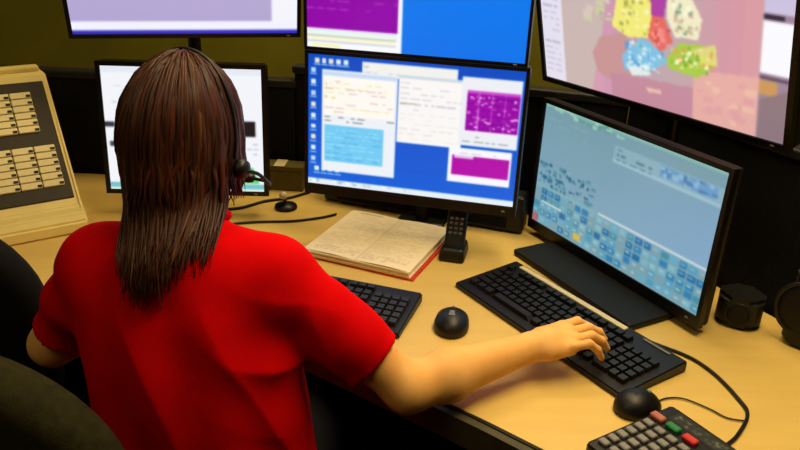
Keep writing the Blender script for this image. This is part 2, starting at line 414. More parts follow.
# centre upper
c2 = Canvas(200, 124, (.0, .47, .94))
for v in np.linspace(.0, .95, 12): c2.rect(0, v, 1, v + .09, (.0, .50 - .05 * v, .95 - .03 * v))
c2.rect(0, .05, .445, 1, (.97, .98, 1)); c2.rect(.0, .12, .425, .86, (.57, .0, .66)); c2.rect(0, .87, .425, .9, (.90, .94, .96))
c2.text(.0, .12, .42, .80, 12, (.70, .30, .78), .5)
c2.rect(.0, .885, .42, .91, (.93, .98, .93)); c2.rect(.0, .92, .42, .945, (.98, .97, .80)); c2.rect(0, .915, .42, .922, (.65, .70, .75)); c2.rect(0, .955, .42, .962, (.72, .75, .80)); c2.rect(.02, .975, .16, .99, (.98, .95, .65))
# left lower (4:3-ish, mostly white)
c3 = Canvas(150, 120, (.95, .96, .98))
c3.rect(0, 0, 1, .05, (.90, .92, .95)); c3.text(.02, .08, .95, .3, 5, (.85, .86, .9), .4)
c3.rect(.865, .42, .955, .54, (.08, .08, .10)); c3.rect(.0, .44, .06, .48, (.2, .2, .25)); c3.rect(.02, .60, .09, .64, (.25, .25, .3)); c3.text(.8, .58, .98, .7, 3, (.7, .72, .8), .6)
c3.poly([(.80, .93), (.86, .80), (.93, .80), (.97, .93)], (.25, .85, .40)); c3.rect(0, .94, 1, .985, (.45, .75, .78)); c3.rect(0, .985, 1, 1, (.9, .95, .9))
# left upper
c4 = Canvas(170, 100, (.72, .69, .84))
for v in np.linspace(.5, .9, 9): c4.rect(0, v, .88, v + .06, (.72 - .06 * (v - .5), .68 - .08 * (v - .5), .83))
c4.rect(.88, 0, 1, 1, (.96, .96, .99)); c4.rect(0, .90, 1, .975, (.95, .95, 1)); c4.rect(0, .972, 1, 1, (.20, .18, .72)); c4.text(.03, .05, .85, .7, 12, (.78, .76, .9), .5)
# right lower touch screen
c5 = Canvas(224, 126, (.55, .70, .78))
for v in np.linspace(0, .65, 14): c5.rect(0, v, 1, v + .06, (.54 + .06 * v, .69 + .05 * v, .77 + .12 * v))
for u in np.linspace(.5, 1, 9): c5.a[int(.2 * 126):int(.66 * 126), int(u * 224) - 14:int(u * 224)] += (.02 * (u - .4), .02 * (u - .4), .10 * (u - .4))
c5.rect(0, 0, 1, .025, (.60, .80, .78)); c5.speckle(.02, .0, .55, .06, 22, [(.45, .68, .66), (.70, .88, .84)], (.03, .02)); c5.text(.03, .08, .3, .2, 3, (.62, .77, .82), .6)
c5.rect(.45, .115, 1, .215, (.62, .77, .86)); c5.text(.47, .12, .66, .22, 3, (.38, .54, .60), .8); c5.rect(.70, .12, .82, .20, (.48, .68, .88)); c5.rect(.84, .12, .97, .20, (.48, .68, .90)); c5.speckle(.70, .12, .97, .20, 30, [(.36, .56, .80), (.62, .80, .96)], (.02, .02)); c5.rect(.45, .215, 1, .235, (.70, .83, .92))
c5.speckle(0, .46, .38, .70, 90, [(.28, .52, .66), (.36, .62, .72), (.60, .76, .82), (.20, .44, .58)], (.02, .022))
for r in range(5):
    for q in range(22):
        u, v = q * .046, .69 + r * .062
        if random.random() < .85: c5.rect(u, v, u + .038, v + .048, random.choice([(.22, .56, .80), (.36, .68, .86), (.46, .74, .88), (.30, .62, .74), (.55, .78, .88), (.16, .48, .74)]))
        if random.random() < .7: c5.rect(u + .006, v + .015, u + .026, v + .027, (.70, .86, .92))
c5.rect(.0, .66, .40, .69, (.58, .76, .82)); c5.rect(.42, .655, 1, .672, (.94, .97, 1)); c5.rect(.05, .79, .19, .806, (.94, .97, .98)); c5.rect(.29, .915, .335, .965, (.95, .80, .35)); c5.rect(0, .93, .035, 1, (.80, .45, .50))
c5.a *= (.86, .89, .86)
# right upper: county map
c6 = Canvas(224, 126, (.80, .64, .66))
for u in np.linspace(.1, .85, 16): c6.rect(u, 0, u + .05, 1, (.80 + .05 * math.sin(u * 9), .63 + .03 * math.sin(u * 14), .67 + .03 * math.sin(u * 5)))
c6.poly([(.11, 0), (.36, .0), (.30, .60), (.24, 1), (.10, 1)], (.80, .72, .70)); c6.speckle(.2, .1, .36, .6, 30, [(.84, .78, .74), (.74, .68, .62), (.80, .80, .62)], (.03, .03))
c6.poly([(.68, .70), (.905, .66), (.91, 1), (.68, 1)], (.90, .68, .65)); c6.speckle(.69, .72, .9, .98, 20, [(.93, .74, .66), (.88, .64, .64)], (.03, .03))
c6.poly([(.25, .74), (.29, .62), (.40, .57), (.47, .80), (.43, .88), (.33, .90), (.27, .86)], (.79, .59, .59))
c6.poly([(.335, .842), (.68, .81), (.68, 1), (.335, 1)], (.77, .55, .62)); c6.poly([(.49, .885), (.55, .875), (.555, .905), (.50, .91)], (.92, .74, .68))
c6.poly([(.385, .25), (.505, .25), (.533, .439), (.50, .568), (.416, .588), (.346, .539)], (.95, .92, .48))
c6.poly([(.505, .22), (.585, .22), (.564, .425), (.515, .425)], (.68, .25, .64))
c6.poly([(.517, .425), (.564, .425), (.600, .562), (.549, .640), (.5, .56)], (.90, .42, .38))
c6.poly([(.58, .25), (.661, .28), (.705, .404), (.693, .52), (.607, .53), (.575, .427)], (.95, .92, .78))
c6.poly([(.387, .712), (.467, .578), (.529, .602), (.581, .688), (.499, .781), (.399, .806)], (.50, .76, .90))
c6.poly([(.41, .775), (.50, .73), (.51, .80), (.43, .83)], (.88, .93, .92))
c6.poly([(.575, .67), (.627, .555), (.754, .546), (.760, .646), (.695, .745), (.581, .725)], (.66, .80, .30)); c6.poly([(.67, .585), (.755, .53), (.765, .646), (.71, .67)], (.88, .84, .50))
for q, n, cols in (((.36, .3, .51, .57), 46, [(.98, .96, .60), (.84, .82, .38), (.70, .68, .34), (.98, .96, .72)]), ((.40, .6, .57, .79), 46, [(.80, .90, .95), (.36, .62, .84), (.9, .95, .95), (.58, .80, .78)]), ((.59, .32, .69, .51), 40, [(.5, .62, .52), (.98, .98, .85), (.8, .7, .6), (.90, .92, .70)]), ((.59, .57, .755, .71), 50, [(.5, .68, .2), (.85, .88, .4), (.95, .6, .3), (.98, .98, .8)]), ((.51, .45, .59, .61), 22, [(.98, .6, .5), (.8, .3, .3), (.95, .55, .60)])): c6.speckle(*q, n, cols, (.012, .02))
c6.rect(0, 0, .105, 1, (.90, .88, .94)); c6.text(.01, .05, .09, .95, 22, (.74, .72, .82), .7)
c6.rect(.905, 0, 1, 1, (.62, .52, .60)); c6.rect(.905, .0, 1, .31, (.80, .76, .88)); c6.rect(.908, .352, 1, .625, (.98, .98, 1)); c6.rect(.908, .318, .97, .34, (.15, .12, .2))
c6.rect(.906, .67, .965, .75, (.80, .60, .36)); c6.poly([(.91, .78), (1, .70), (1, 1), (.912, 1)], (.56, .47, .50)); c6.rect(.908, .645, 1, .662, (.35, .28, .36))

MON = {}
MON['c1'] = monitor('widescreen monitor showing a blue desktop with white and purple windows, behind the open manual', (.016, 1.607, 1.022), R(-12.9), R(2.5), .474, .296, .0075, c1, botbez=.024)
MON['c2'] = monitor('upper centre monitor, mostly plain blue with a purple and white window at left', (.014, 1.626, 1.183 + .148), R(-12.8), 0, .474, .296, .0065, c2)
MON['l1'] = monitor('squarer monitor with a nearly white screen, half hidden behind the operator\'s hair', (-.53, 1.769, .952), R(2.75), R(4.8), .376, .301, .011, c3, group='desk monitors')
MON['l2'] = monitor('upper monitor with a plain lavender screen above the operator\'s head', (-.497, 1.746, 1.178 + .149), R(14.3), R(-14), .5, .3, .009, c4)
MON['r1'] = monitor('touch monitor with a grey-blue screen of small blue buttons behind the black keyboard', (.454, 1.506, .917), R(-61), R(1), .52, .292, .010, c5, depth=.028, botbez=.023, stand=True)
MON['r2'] = monitor('large upper right monitor showing a pink map with coloured districts', (.505 - .035, 1.55 - .025, 1.111 + .163), R(-55.4), R(-14.8), .6, .336, .012, c6)

def pole(label, x, y, yaw, top, arms):
    t = thing('monitor_pole', label, 'monitor pole', (x, y, DZ), yaw, 'monitor poles')
    link('base_plate', box('base_plate', (0, 0, .006), (.12, .046, .012), .004, 2), 'metal', t)
    link('pole', lathe('pole', [(.016, .012), (.016, top), (.013, top + .004)], 16), 'metal', t)
    for z, d in arms:
        a = link('bracket_arm', box('bracket_arm', (0, -d / 2, z), (.03, d, .03), .004, 1), 'metal', t)
        link('clamp_collar', lathe('clamp_collar', [(.025, z - .022), (.027, z - .018), (.027, z + .018), (.025, z + .022)], 16), 'metal', t)
        link('mount_plate', box('mount_plate', (0, -d, z), (.10, .006, .10), .002, 1), 'metal', a)
pole('dark metal pole holding the two centre monitors', .054, 1.768, R(-12.9), .68, [(.285, .100), (.60, .087)])
pole('dark metal pole holding the two left monitors behind the operator', -.54, 1.95, R(6), .62, [(.22, .115), (.56, .13)])
pole('dark metal pole carrying the large map monitor at right', .585, 1.61, R(-55.4), .62, [(.545, .075)])

# ------------------------------------------------------------------ keyboards
KEYM = {}
def key_mesh(u, m, d=1.0):
    k = (round(u, 2), m, round(d, 2))
    if k not in KEYM:
        KEYM[k] = box('key', (0, 0, .0045), (u * .019 - .0028, d * .019 - .0028, .009), 0, 1, .84); KEYM[k].materials.append(M[m])
    return KEYM[k]
ROWS = [[(0, 1), *[(2 + i, 1) for i in range(4)], *[(6.5 + i, 1) for i in range(4)], *[(11 + i, 1) for i in range(4)], *[(15.25 + i, 1) for i in range(3)]],
        [*[(i, 1) for i in range(13)], (13, 2), *[(15.25 + i, 1) for i in range(3)], *[(18.5 + i, 1) for i in range(4)]],
        [(0, 1.5), *[(1.5 + i, 1) for i in range(12)], (13.5, 1.5), *[(15.25 + i, 1) for i in range(3)], *[(18.5 + i, 1) for i in range(4)]],
        [(0, 1.75), *[(1.75 + i, 1) for i in range(11)], (12.75, 2.25), *[(18.5 + i, 1) for i in range(4)]],
        [(0, 2.25), *[(2.25 + i, 1) for i in range(10)], (12.25, 2.75), (16.25, 1), *[(18.5 + i, 1) for i in range(4)]],
        [(0, 1.25), (1.25, 1.25), (2.5, 1.25), (3.75, 6.25), (10, 1.25), (11.25, 1.25), (12.5, 1.25), (13.75, 1.25), *[(15.25 + i, 1) for i in range(3)], (18.5, 2), (20.5, 1), (21.5, 1)]]
def keyboard(label, x, y, yaw, mk, w=.46, dep=.160, strip=False):
    t = thing('keyboard', label, 'keyboard', (x, y, DZ), yaw, 'computer keyboards')
    bm = bmesh.new()
    # wedge body, a little higher at the back
    pr = [(-dep / 2, .0), (dep / 2, .0), (dep / 2, .022), (-dep / 2, .012)]
    a = [bm.verts.new((-w / 2, p[0], p[1])) for p in pr]; b = [bm.verts.new((w / 2, p[0], p[1])) for p in pr]
    bm.faces.new(a[::-1]); bm.faces.new(b)
    for i in range(4): bm.faces.new((a[i], a[(i + 1) % 4], b[(i + 1) % 4], b[i]))
    bmesh.ops.bevel(bm, geom=list(bm.edges), offset=.003, segments=2, affect='EDGES')
    link('body', tomesh(bm, 'body'), 'black', t)
    tl = math.atan2(.010, dep)
    x0 = -22.5 * .019 / 2; ytop = dep / 2 - (.028 if strip else .014)
    for r, row in enumerate(ROWS):
        yy = ytop - r * .0195 - (.005 if r else 0)
        zz = .017 + .010 * (yy / dep) - .0005
        for u0, u in row:
            link('key', key_mesh(u, mk), None, t, (x0 + (u0 + u / 2) * .019, yy - .0095, zz), (tl, 0, 0))
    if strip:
        s = link('pale_strip', box('pale_strip', (-.05, dep / 2 - .014, .0225), (.30, .013, .004), .001, 1), 'white', t, rot=(0, 0, 0)); s['label'] = 'pale strip along the back edge'  # plain pale strip set along the back of the keyboard body
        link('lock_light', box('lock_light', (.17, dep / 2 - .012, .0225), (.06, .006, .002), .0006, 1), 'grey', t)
    return t
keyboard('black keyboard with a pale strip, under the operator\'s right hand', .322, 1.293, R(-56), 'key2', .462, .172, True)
keyboard('grey-black keyboard lying in front of the open manual', -.187, 1.360, R(-17.5), 'key', .452, .155)

# ------------------------------------------------------------------ mice
def mouse(label, x, y, yaw, grip='grey'):
    t = thing('computer_mouse', label, 'mouse', (x, y, DZ), yaw, 'computer mice')
    pr = [('ell', (0, -.006, .008), (.034, .042, .030), np.eye(3), .012), ('ell', (0, .022, .006), (.031, .024, .020), np.eye(3), .012)]
    def cut(F, X, Y, Z): return np.maximum(F, -(Z - .0005) + 0 * X + 0 * Y)
    me = surface_nets('shell', pr, (-.045, -.075, -.01), (.045, .07, .05), .0025, cut)
    link('shell', me, 'black', t)
    link('scroll_wheel', (lambda m: (m.transform(Matrix.Rotation(R(90), 4, 'Y')), m)[1])(lathe('scroll_wheel', [(.008, -.004), (.010, -.002), (.010, .002), (.008, .004)], 16)), 'grey', t, (0, .024, .022))
    link('thumb_grip', box('thumb_grip', (0, -.008, .034), (.014, .020, .008), .003, 2), grip, t)
    return t
mouse('small black mouse with a grey top lying between the two keyboards', .107, 1.272, R(-8))
mouse('black corded mouse beside the keypad with green and red buttons', .402, 1.034, R(-62), 'black').scale = (.92, .88, .95)

# ------------------------------------------------------------------ key pad terminal (front right)
kp = thing('keypad_terminal', 'dark desk keypad with pale keys and one green and one red button', 'keypad', (.464 + .108 * .53 - .108 * .85, 1.029 - .108 * .85 - .108 * .53, DZ), R(-58))
bm = bmesh.new(); add_box(bm, (0, 0, .011), (.216, .19, .022), .006, 2); link('body', tomesh(bm, 'body'), 'black', kp)
lc = Canvas(80, 16, (.10, .12, .10)); lc.speckle(.02, .1, .98, .9, 70, [(.45, .50, .45), (.30, .33, .30), (.6, .62, .58)], (.012, .12))
link('display', lc.mesh('display', .17, .026, True), 'print', kp, (.0, .074, .0227))
link('display_frame', box('display_frame', (0, .074, .0215), (.186, .036, .002), .0008, 1), 'seam', kp)
pk = box('button', (0, 0, .004), (.0165, .0125, .007), .0015, 1); pk.materials.append(M['greykey'])
ck = {}
for n in ('green', 'redkey', 'pinkkey'):
    ck[n] = box('button', (0, 0, .0045), (.024, .014, .009), .002, 1); ck[n].materials.append(M[n])
for n, xx, nm in (('pinkkey', -.092, 'salmon button'), ('green', -.062, 'green button'), ('redkey', -.030, 'red button')):
    o = link('button', ck[n], None, kp, (xx, .044, .021)); o['label'] = nm
for rr in range(6):
    for cc in range(9): link('button', pk, None, kp, (-.090 + cc * .0225, .020 - rr * .0190, .021))

# cords
def zline(P, z): return [(x, y, z) for x, y in P]
tag(link('telephone_cord', tube('telephone_cord', zline([(.452, 1.262), (.498, 1.227), (.542, 1.19), (.569, 1.138), (.583, 1.069), (.582, 1.026), (.545, .973), (.515, .945)], DZ + .004), .0031), 'black'), 'thick black cord looping from the touch monitor to the keypad', 'cord')
tag(link('mouse_cord', tube('mouse_cord', zline([(.441, 1.053), (.463, 1.064), (.491, 1.063), (.524, 1.038), (.545, 1.016), (.576, 1.009)], DZ + .003), .0014), 'black'), 'thin black mouse cord running right across the desk', 'cord')
tag(link('headset_cable', tube('headset_cable', zline([(-.55, 1.62), (-.44, 1.70), (-.36, 1.73), (-.27, 1.745), (-.20, 1.775), (-.165, 1.80)], DZ + .004), .003), 'black'), 'thin dark cable on the desk behind the open manual', 'cord')
tag(link('monitor_cable', tube('monitor_cable', zline([(-.62, 1.83), (-.50, 1.80), (-.42, 1.815), (-.36, 1.87), (-.30, 1.90), (-.25, 1.95)], DZ + .004), .004), 'black'), 'dark cable below the white-screened monitor', 'cord')

# ------------------------------------------------------------------ open manual
bk = thing('manual', 'thick open manual with cream printed pages and red cover, below the centre monitor', 'book', (-.048, 1.625, DZ), R(-22.5))
bw, bd = .268, .262
link('cover', box('cover', (0.004, 0, .002), (bw + .006, bd - .002, .004), .002, 1), 'cover', bk)
for i in range(4):
    link('page_block', box('page_block', (random.uniform(-.003, .001), random.uniform(-.002, .003), .0058 + i * .0038), (bw - .004, bd - .004, .0035), .0006, 1), 'page', bk, rot=(0, 0, random.uniform(-.012, .012)))
pc = Canvas(110, 110, (.96, .89, .74))
for u0, u1 in ((.06, .47), (.53, .94)):
    pc.text(u0, .06, u1, .94, 24, (.82, .74, .62), .75, .4)
pc.rect(.495, 0, .505, 1, (.88, .80, .66)); pc.rect(.1, .04, .35, .055, (.72, .62, .52))
pm = pc.mesh('top_page', bw - .006, bd - .006, True)
for v in pm.vertices:
    u = v.co.x / bw; v.co.z = .0030 + .005 * (abs(u) * 2) * (1 - abs(u) * 2) * 2 + .004 * max(0, u + .1) * (v.co.y / bd + .5)
pm.polygons.foreach_set('use_smooth', [True] * len(pm.polygons))
link('top_page', pm, 'print', bk, (0, 0, .0164))
link('spine', box('spine', (-bw / 2 - .004, 0, .007), (.006, bd - .002, .014), .002, 1), 'cover', bk)

# ------------------------------------------------------------------ cordless handset in its cradle
hs = thing('cordless_handset', 'black cordless phone leaning in its cradle beside the open manual', 'phone', (.127, 1.590, DZ), R(-12))
link('cradle', box('cradle', (0, 0, .016), (.062, .085, .032), .008, 3, .85), 'black', hs)
hb = link('handset', box('handset', (0, 0, .068), (.047, .024, .135), .008, 3), 'black', hs, (0, -.004, .018), (R(-28), 0, 0))
link('earpiece', box('earpiece', (0, -.012, .120), (.020, .003, .006), .001, 1), 'grey', hb)
link('display', box('display', (0, -.012, .096), (.032, .002, .024), .001, 1), 'metal', hb)
kk = box('button', (0, 0, 0), (.008, .003, .006), .001, 1); kk.materials.append(M['grey'])
for i in range(3):
    for j in range(4): link('button', kk, None, hb, (-.012 + i * .012, -.0125, .070 - j * .011))

# ------------------------------------------------------------------ small things at the back and right
mc = thing('desk_microphone', 'small dark desk microphone with a pale round head, behind the manual', 'microphone', (-.300, 1.835, DZ))
link('base', lathe('base', [(.028, 0), (.030, .003), (.028, .010), (.012, .014), (.007, .016)], 20), 'black', mc)
link('stem', tube('stem', [(0, 0, .014), (-.002, -.002, .024), (-.004, -.004, .032)], .004, 8), 'black', mc)
link('head', lathe('head', [(.003, -.010), (.009, -.007), (.011, 0), (.009, .007), (.003, .010)], 16), 'white', mc, (-.005, -.005, .038))
cb = thing('carton', 'small dull olive carton at the back of the desk between two monitors', 'box', (-.335, 1.985, DZ), R(-4))
link('body', box('body', (0, 0, .03), (.13, .05, .06), .002, 1), 'carton', cb)
link('lid', box('lid', (0, 0, .0655), (.134, .054, .013), .002, 1), 'carton', cb)
link('tape', box('tape', (0, 0, .0725), (.03, .055, .001)), 'label', cb)

sb = thing('dark_bar', 'long low black bar added on the desk beneath the centre monitor', 'dark bar', (.056, 1.832, DZ), R(-19.5))  # black bar added to darken the desk below the centre monitor
link('cabinet', box('cabinet', (0, 0, .052), (.54, .06, .096), .010, 3), 'black', sb)
link('grille', box('grille', (0, -.0295, .052), (.46, .004, .076), .0015, 1), 'panel', sb)
for q in (-.2, .2): link('foot', box('foot', (q, 0, .003), (.04, .05, .006), .001, 1), 'seam', sb)
def speaker(label, x, y, yaw, w, h, d):
    t = thing('speaker', label, 'speaker', (x, y, DZ), yaw, 'small black desk speakers')
    bm = bmesh.new(); add_poly(bm, rounded(w, d, min(w, d) * .36, 6), .006, h)
    bmesh.ops.bevel(bm, geom=[e for e in bm.edges if abs(e.verts[0].co.z - e.verts[1].co.z) < 1e-6], offset=.008, segments=3, affect='EDGES')
    link('cabinet', autosmooth(tomesh(bm, 'cabinet'), 50), 'black', t)
    link('foot_ring', lathe('foot_ring', [(min(w, d) * .36, 0), (min(w, d) * .38, .003), (min(w, d) * .36, .007)], 20), 'seam', t)
    gm = lathe('grille', [(h * .02, .004), (h * .25, .003), (h * .33, 0), (h * .33, -.004)], 24); gm.transform(Matrix.Rotation(R(90), 4, 'X'))
    g = link('grille', gm, 'seam', t, (0, -d / 2 + .001, h * .52))
    rm = lathe('cone_ring', [(h * .33, 0), (h * .36, .003), (h * .38, 0), (h * .37, -.005)], 24); rm.transform(Matrix.Rotation(R(90), 4, 'X'))
    link('cone_ring', rm, 'trim', t, (0, -d / 2 + .001, h * .52))
speaker('small rounded black speaker just right of the touch monitor', .685, 1.335, R(-28), .085, .066, .075)
speaker('taller black speaker at the right edge of the photo', .782, 1.262, R(-45), .072, .155, .066)

# ------------------------------------------------------------------ slanted button console at left
yaw = R(35); rv = Vector((math.cos(yaw), math.sin(yaw), 0)); bv = Vector((-math.sin(yaw), math.cos(yaw), 0))
P0 = Vector((-.769, 1.688, .78)); cw = .42
org = P0 - rv * (cw / 2)
con = thing('button_console', 'cream slanted telephone console with rows of cream buttons on a dark face', 'console', (org.x, org.y, DZ), yaw)
LB, LU = .222, .278
prof = [(-.050, .0), (-.050, .030), (-.030, .045), (0, .05), (LB, .05 + LU), (LB + .05, .05 + LU), (LB + .05, 0)]
bm = bmesh.new()
a = [bm.verts.new((-cw / 2, p[0], p[1])) for p in prof]; b = [bm.verts.new((cw / 2, p[0], p[1])) for p in prof]
bm.faces.new(a[::-1]); bm.faces.new(b)
for i in range(len(prof)): bm.faces.new((a[i], a[(i + 1) % len(prof)], b[(i + 1) % len(prof)], b[i]))
bmesh.ops.bevel(bm, geom=list(bm.edges), offset=.005, segments=2, affect='EDGES')
link('housing', tomesh(bm, 'housing'), 'cream', con)
sl = math.hypot(LB, LU); ang = math.atan2(LU, LB)
fc = link('button_panel', box('button_panel', (0, 0, 0), (cw - .024, sl - .046, .006), .002, 1), 'brownpanel', con, (0, LB * .495, .05 + LU * .495 + .0015), (ang, 0, 0))
bmx = box('button', (0, 0, 0), (.046, .0155, .008), .0012, 1); bmx.materials.append(M['label'])
tick = box('indicator', (0, 0, 0), (.010, .006, .003), 0, 1); tick.materials.append(M['seam'])
for blk, (y0, rows, xo) in enumerate(((.118, 6, .036), (-.024, 6, .014))):
    for rr in range(rows):
        for cc in range(7 if blk else 6):
            bx_ = (cw - .024) / 2 - xo - .023 - cc * .0485 - (.018 * (cc // 2) if blk == 0 else 0); by_ = y0 - rr * .0178
            q = link('button', bmx, None, fc, (bx_, by_, .005))
            link('indicator', tick, None, q, (.017, -.003, .0035))
ht = link('top_ridge', box('top_ridge', (0, 0, 0), (cw - .02, .03, .016), .005, 2), 'cream', con, (0, LB + .028, .05 + LU + .006))

# ------------------------------------------------------------------ office chairs
def office_chair(label, x, y, yaw, bmname, bw, bh, ztop, back_off, tiltb=6):
    t = thing('office_chair', label, 'chair', (x, y, 0), yaw, 'office chairs')
    bm = bmesh.new(); P = rounded(bw, bh, min(bw, bh) * .42, 10); n = len(P)
    layers = [(-.035, .90), (-.028, .97), (-.008, 1.0), (.012, 1.0), (.030, .97), (.036, .90)]
    rings = []
    for dy, s in layers:
        rings.append([bm.verts.new((px * s, dy + .35 * px * px, pz * s)) for px, pz in P])
    for i in range(len(rings) - 1):
        for k in range(n): bm.faces.new((rings[i][k], rings[i][(k + 1) % n], rings[i + 1][(k + 1) % n], rings[i + 1][k]))
    for rg, dy in ((rings[0], layers[0][0]), (rings[-1], layers[-1][0])):
        inner = [bm.verts.new((v.co.x * .5, dy * 1.08 + .35 * (v.co.x * .5) ** 2, v.co.z * .5)) for v in rg]
        for k in range(n): bm.faces.new((rg[k], rg[(k + 1) % n], inner[(k + 1) % n], inner[k]))
        bm.faces.new(inner)
    link('backrest', tomesh(bm, 'backrest', True), bmname, t, (0, -back_off, ztop - bh / 2), (R(tiltb), 0, 0))
    link('back_support', tube('back_support', [(0, -.05, .40), (0, -back_off + .02, .42), (0, -back_off - .055, .50), (0, -back_off - .045, ztop - bh * .5)], .018, 8), 'black', t)
    bm = bmesh.new(); add_poly(bm, rounded(.47, .46, .12, 8), .385, .455)
    bmesh.ops.bevel(bm, geom=[e for e in bm.edges if abs(e.verts[0].co.z - e.verts[1].co.z) < 1e-6], offset=.025, segments=3, affect='EDGES')
    link('seat', autosmooth(tomesh(bm, 'seat'), 60), bmname, t)
    link('gas_column', lathe('gas_column', [(.035, .08), (.035, .22), (.022, .23), (.022, .385)], 16), 'metal', t)
    for k in range(5):
        a = 2 * math.pi * k / 5
        lg = link('base_leg', tube('base_leg', [(.02, 0, .11), (.14, 0, .10), (.24, 0, .075)], [.026, .022, .016], 8, 0), 'black', t, rot=(0, 0, a))
        cm = lathe('caster', [(.010, -.018), (.027, -.014), (.027, .014), (.010, .018)], 16); cm.transform(Matrix.Rotation(R(90), 4, 'X'))
        link('caster', cm, 'black', lg, (.24, 0, .0275))
    return t
office_chair('dark olive fabric office chair behind the operator in the red shirt', -.485, 1.02, R(-14), 'chair', .45, .48, .990, .26)
office_chair('black office chair at the left edge of the photo, before the button console', -.870, 1.475, R(0), 'chair2', .50, .54, 1.0, .325)

# ------------------------------------------------------------------ the operator
E3 = np.eye(3)
HC = np.array([-.331, 1.115, 1.143]); hy = R(-20); hp = R(-8)
Hr = np.array([math.cos(hy), math.sin(hy), 0.0])
Hf = np.array([-math.sin(hy) * math.cos(hp), math.cos(hy) * math.cos(hp), math.sin(hp)])
Hu = np.cross(Hr, Hf)
def H(x, y, z): return tuple(HC + Hr * x + Hf * y + Hu * z)
HA = np.array([Hr, Hf, Hu])
tl = R(13); TA = np.array([[.993, -.118, 0], [.118 * math.cos(tl), .993 * math.cos(tl), -math.sin(tl)], [.118 * math.sin(tl), .993 * math.sin(tl), math.cos(tl)]])
SR, SL = (-.185, 1.025, .955), (-.463, 1.055, .952)
ER, EL = (.022, .992, .785), (-.585, 1.100, .772)
WR, WL = (.232, 1.118, .788), (-.425, 1.335, .790)
NB, NT = (-.325, 1.045, 1.00), H(0, -.022, -.07)
def mix(a, b, t): return tuple(a[i] + (b[i] - a[i]) * t for i in range(3))
torso = [('ell', (-.290, .985, .575), (.170, .125, .135), TA, .05), ('ell', (-.292, .990, .735), (.138, .100, .155), TA, .06), ('ell', (-.320, 1.015, .872), (.150, .106, .155), TA, .06),
         ('cone', SR, SL, .047, .047, .05), ('cone', (-.325, 1.02, .965), mix(SR, NB, .15), .060, .045, .04), ('cone', (-.325, 1.02, .965), mix(SL, NB, .15), .060, .045, .04)]
body = [(p[0], p[1], p[2], p[3], p[4]) if p[0] == 'ell' else p for p in torso]
body = [('ell', p[1], tuple(r - .012 for r in p[2]), p[3], p[4]) if p[0] == 'ell' else ('cone', p[1], p[2], p[3] - .010, p[4] - .010, p[5]) for p in torso]
body += [('cone', NB, NT, .056, .050, .03)]
# arms
for s, e, w in ((SR, ER, WR), (SL, EL, WL)):
    body += [('cone', s, e, .044, .036, .02), ('cone', e, mix(e, w, .3), .037, .041, .02), ('cone', mix(e, w, .3), w, .041, .0245, .02)]
# head
body += [('ell', H(0, -.012, .020), (.069, .088, .090), HA, .02), ('ell', H(0, .022, -.040), (.056, .066, .070), HA, .03), ('cone', H(0, .070, -.098), H(0, .058, -.088), .016, .022, .02),
         ('cone', H(0, .084, .008), H(0, .104, -.030), .007, .012, .012), ('cone', H(-.010, .092, -.034), H(.010, .092, -.034), .008, .008, .006),
         ('cone', H(-.030, .078, .022), H(.030, .078, .022), .011, .011, .012), ('cone', H(-.040, .062, -.025), H(-.030, .070, -.030), .020, .016, .02), ('cone', H(.040, .062, -.025), H(.030, .070, -.030), .020, .016, .02)]
for s in (-1, 1):
    body += [('ell', H(s * .070, -.008, -.012), (.010, .018, .030), HA, .006)]
# hands
def hand(w, d, z0, mir, curl=1.0, tipz=.768):
    d = np.array(d, float); d /= np.linalg.norm(d); lat = np.array([-d[1], d[0], 0]) * mir
    w = np.array(w)
    def Q(f, l, z): 
        p = w + d * f + lat * l; return (p[0], p[1], z)
    out = [('cone', tuple(w), Q(.035, .0, z0 + .004), .0245, .026, .012), ('cone', Q(.03, .018, z0 + .002), Q(.078, .026, z0 + .008), .017, .0135, .012), ('cone', Q(.03, .0, z0 + .004), Q(.080, .006, z0 + .011), .018, .0135, .012),
           ('cone', Q(.03, -.014, z0), Q(.072, -.014, z0 + .008), .017, .0125, .012), ('cone', Q(.025, -.022, z0 - .003), Q(.062, -.031, z0 + .002), .014, .0115, .012)]
    for f, l, L, r, sp in ((.084, .029, .068, .0088, .10), (.088, .0065, .076, .0090, .02), (.081, -.0155, .070, .0086, -.06), (.069, -.035, .054, .0078, -.16)):
        k = [Q(f - .006, l, z0 + .009), Q(f + L * .42, l + sp * L * .42, z0 + .012 * curl), Q(f + L * .74, l + sp * L * .74, z0 - .002), Q(f + L * .93, l + sp * L * .93, tipz)]
        for a, b, ra, rb in ((k[0], k[1], r + .0012, r), (k[1], k[2], r, r - .0008), (k[2], k[3], r - .0008, r - .0020)): out.append(('cone', a, b, ra, rb, .0035))
    k = [Q(.018, .020, z0 - .006), Q(.046, .046, z0 - .012), Q(.074, .056, tipz + .006), Q(.094, .055, tipz + .001)]
    for a, b, ra, rb in ((k[0], k[1], .017, .0125), (k[1], k[2], .0125, .010), (k[2], k[3], .010, .0078)): out.append(('cone', a, b, ra, rb, .007))
    return out
body += hand(WR, (.93, .36, 0), .790, 1, 1.0, .770)
body += hand(WL, (.78, .63, 0), .790, -1, 1.0, .768)
per = thing('person', 'person with long brown hair in a red short-sleeved shirt, seated with back turned, typing', 'person', (-.30, 1.0, .456))
def child(name, me, m, par=per):
    me.transform(Matrix.Translation((.30, -1.0, -.456))); return link(name, me, m, par)
bodyo = child('body', surface_nets('body', body, (-.74, .80, .46), (.47, 1.56, 1.30), .0036), 'skin')
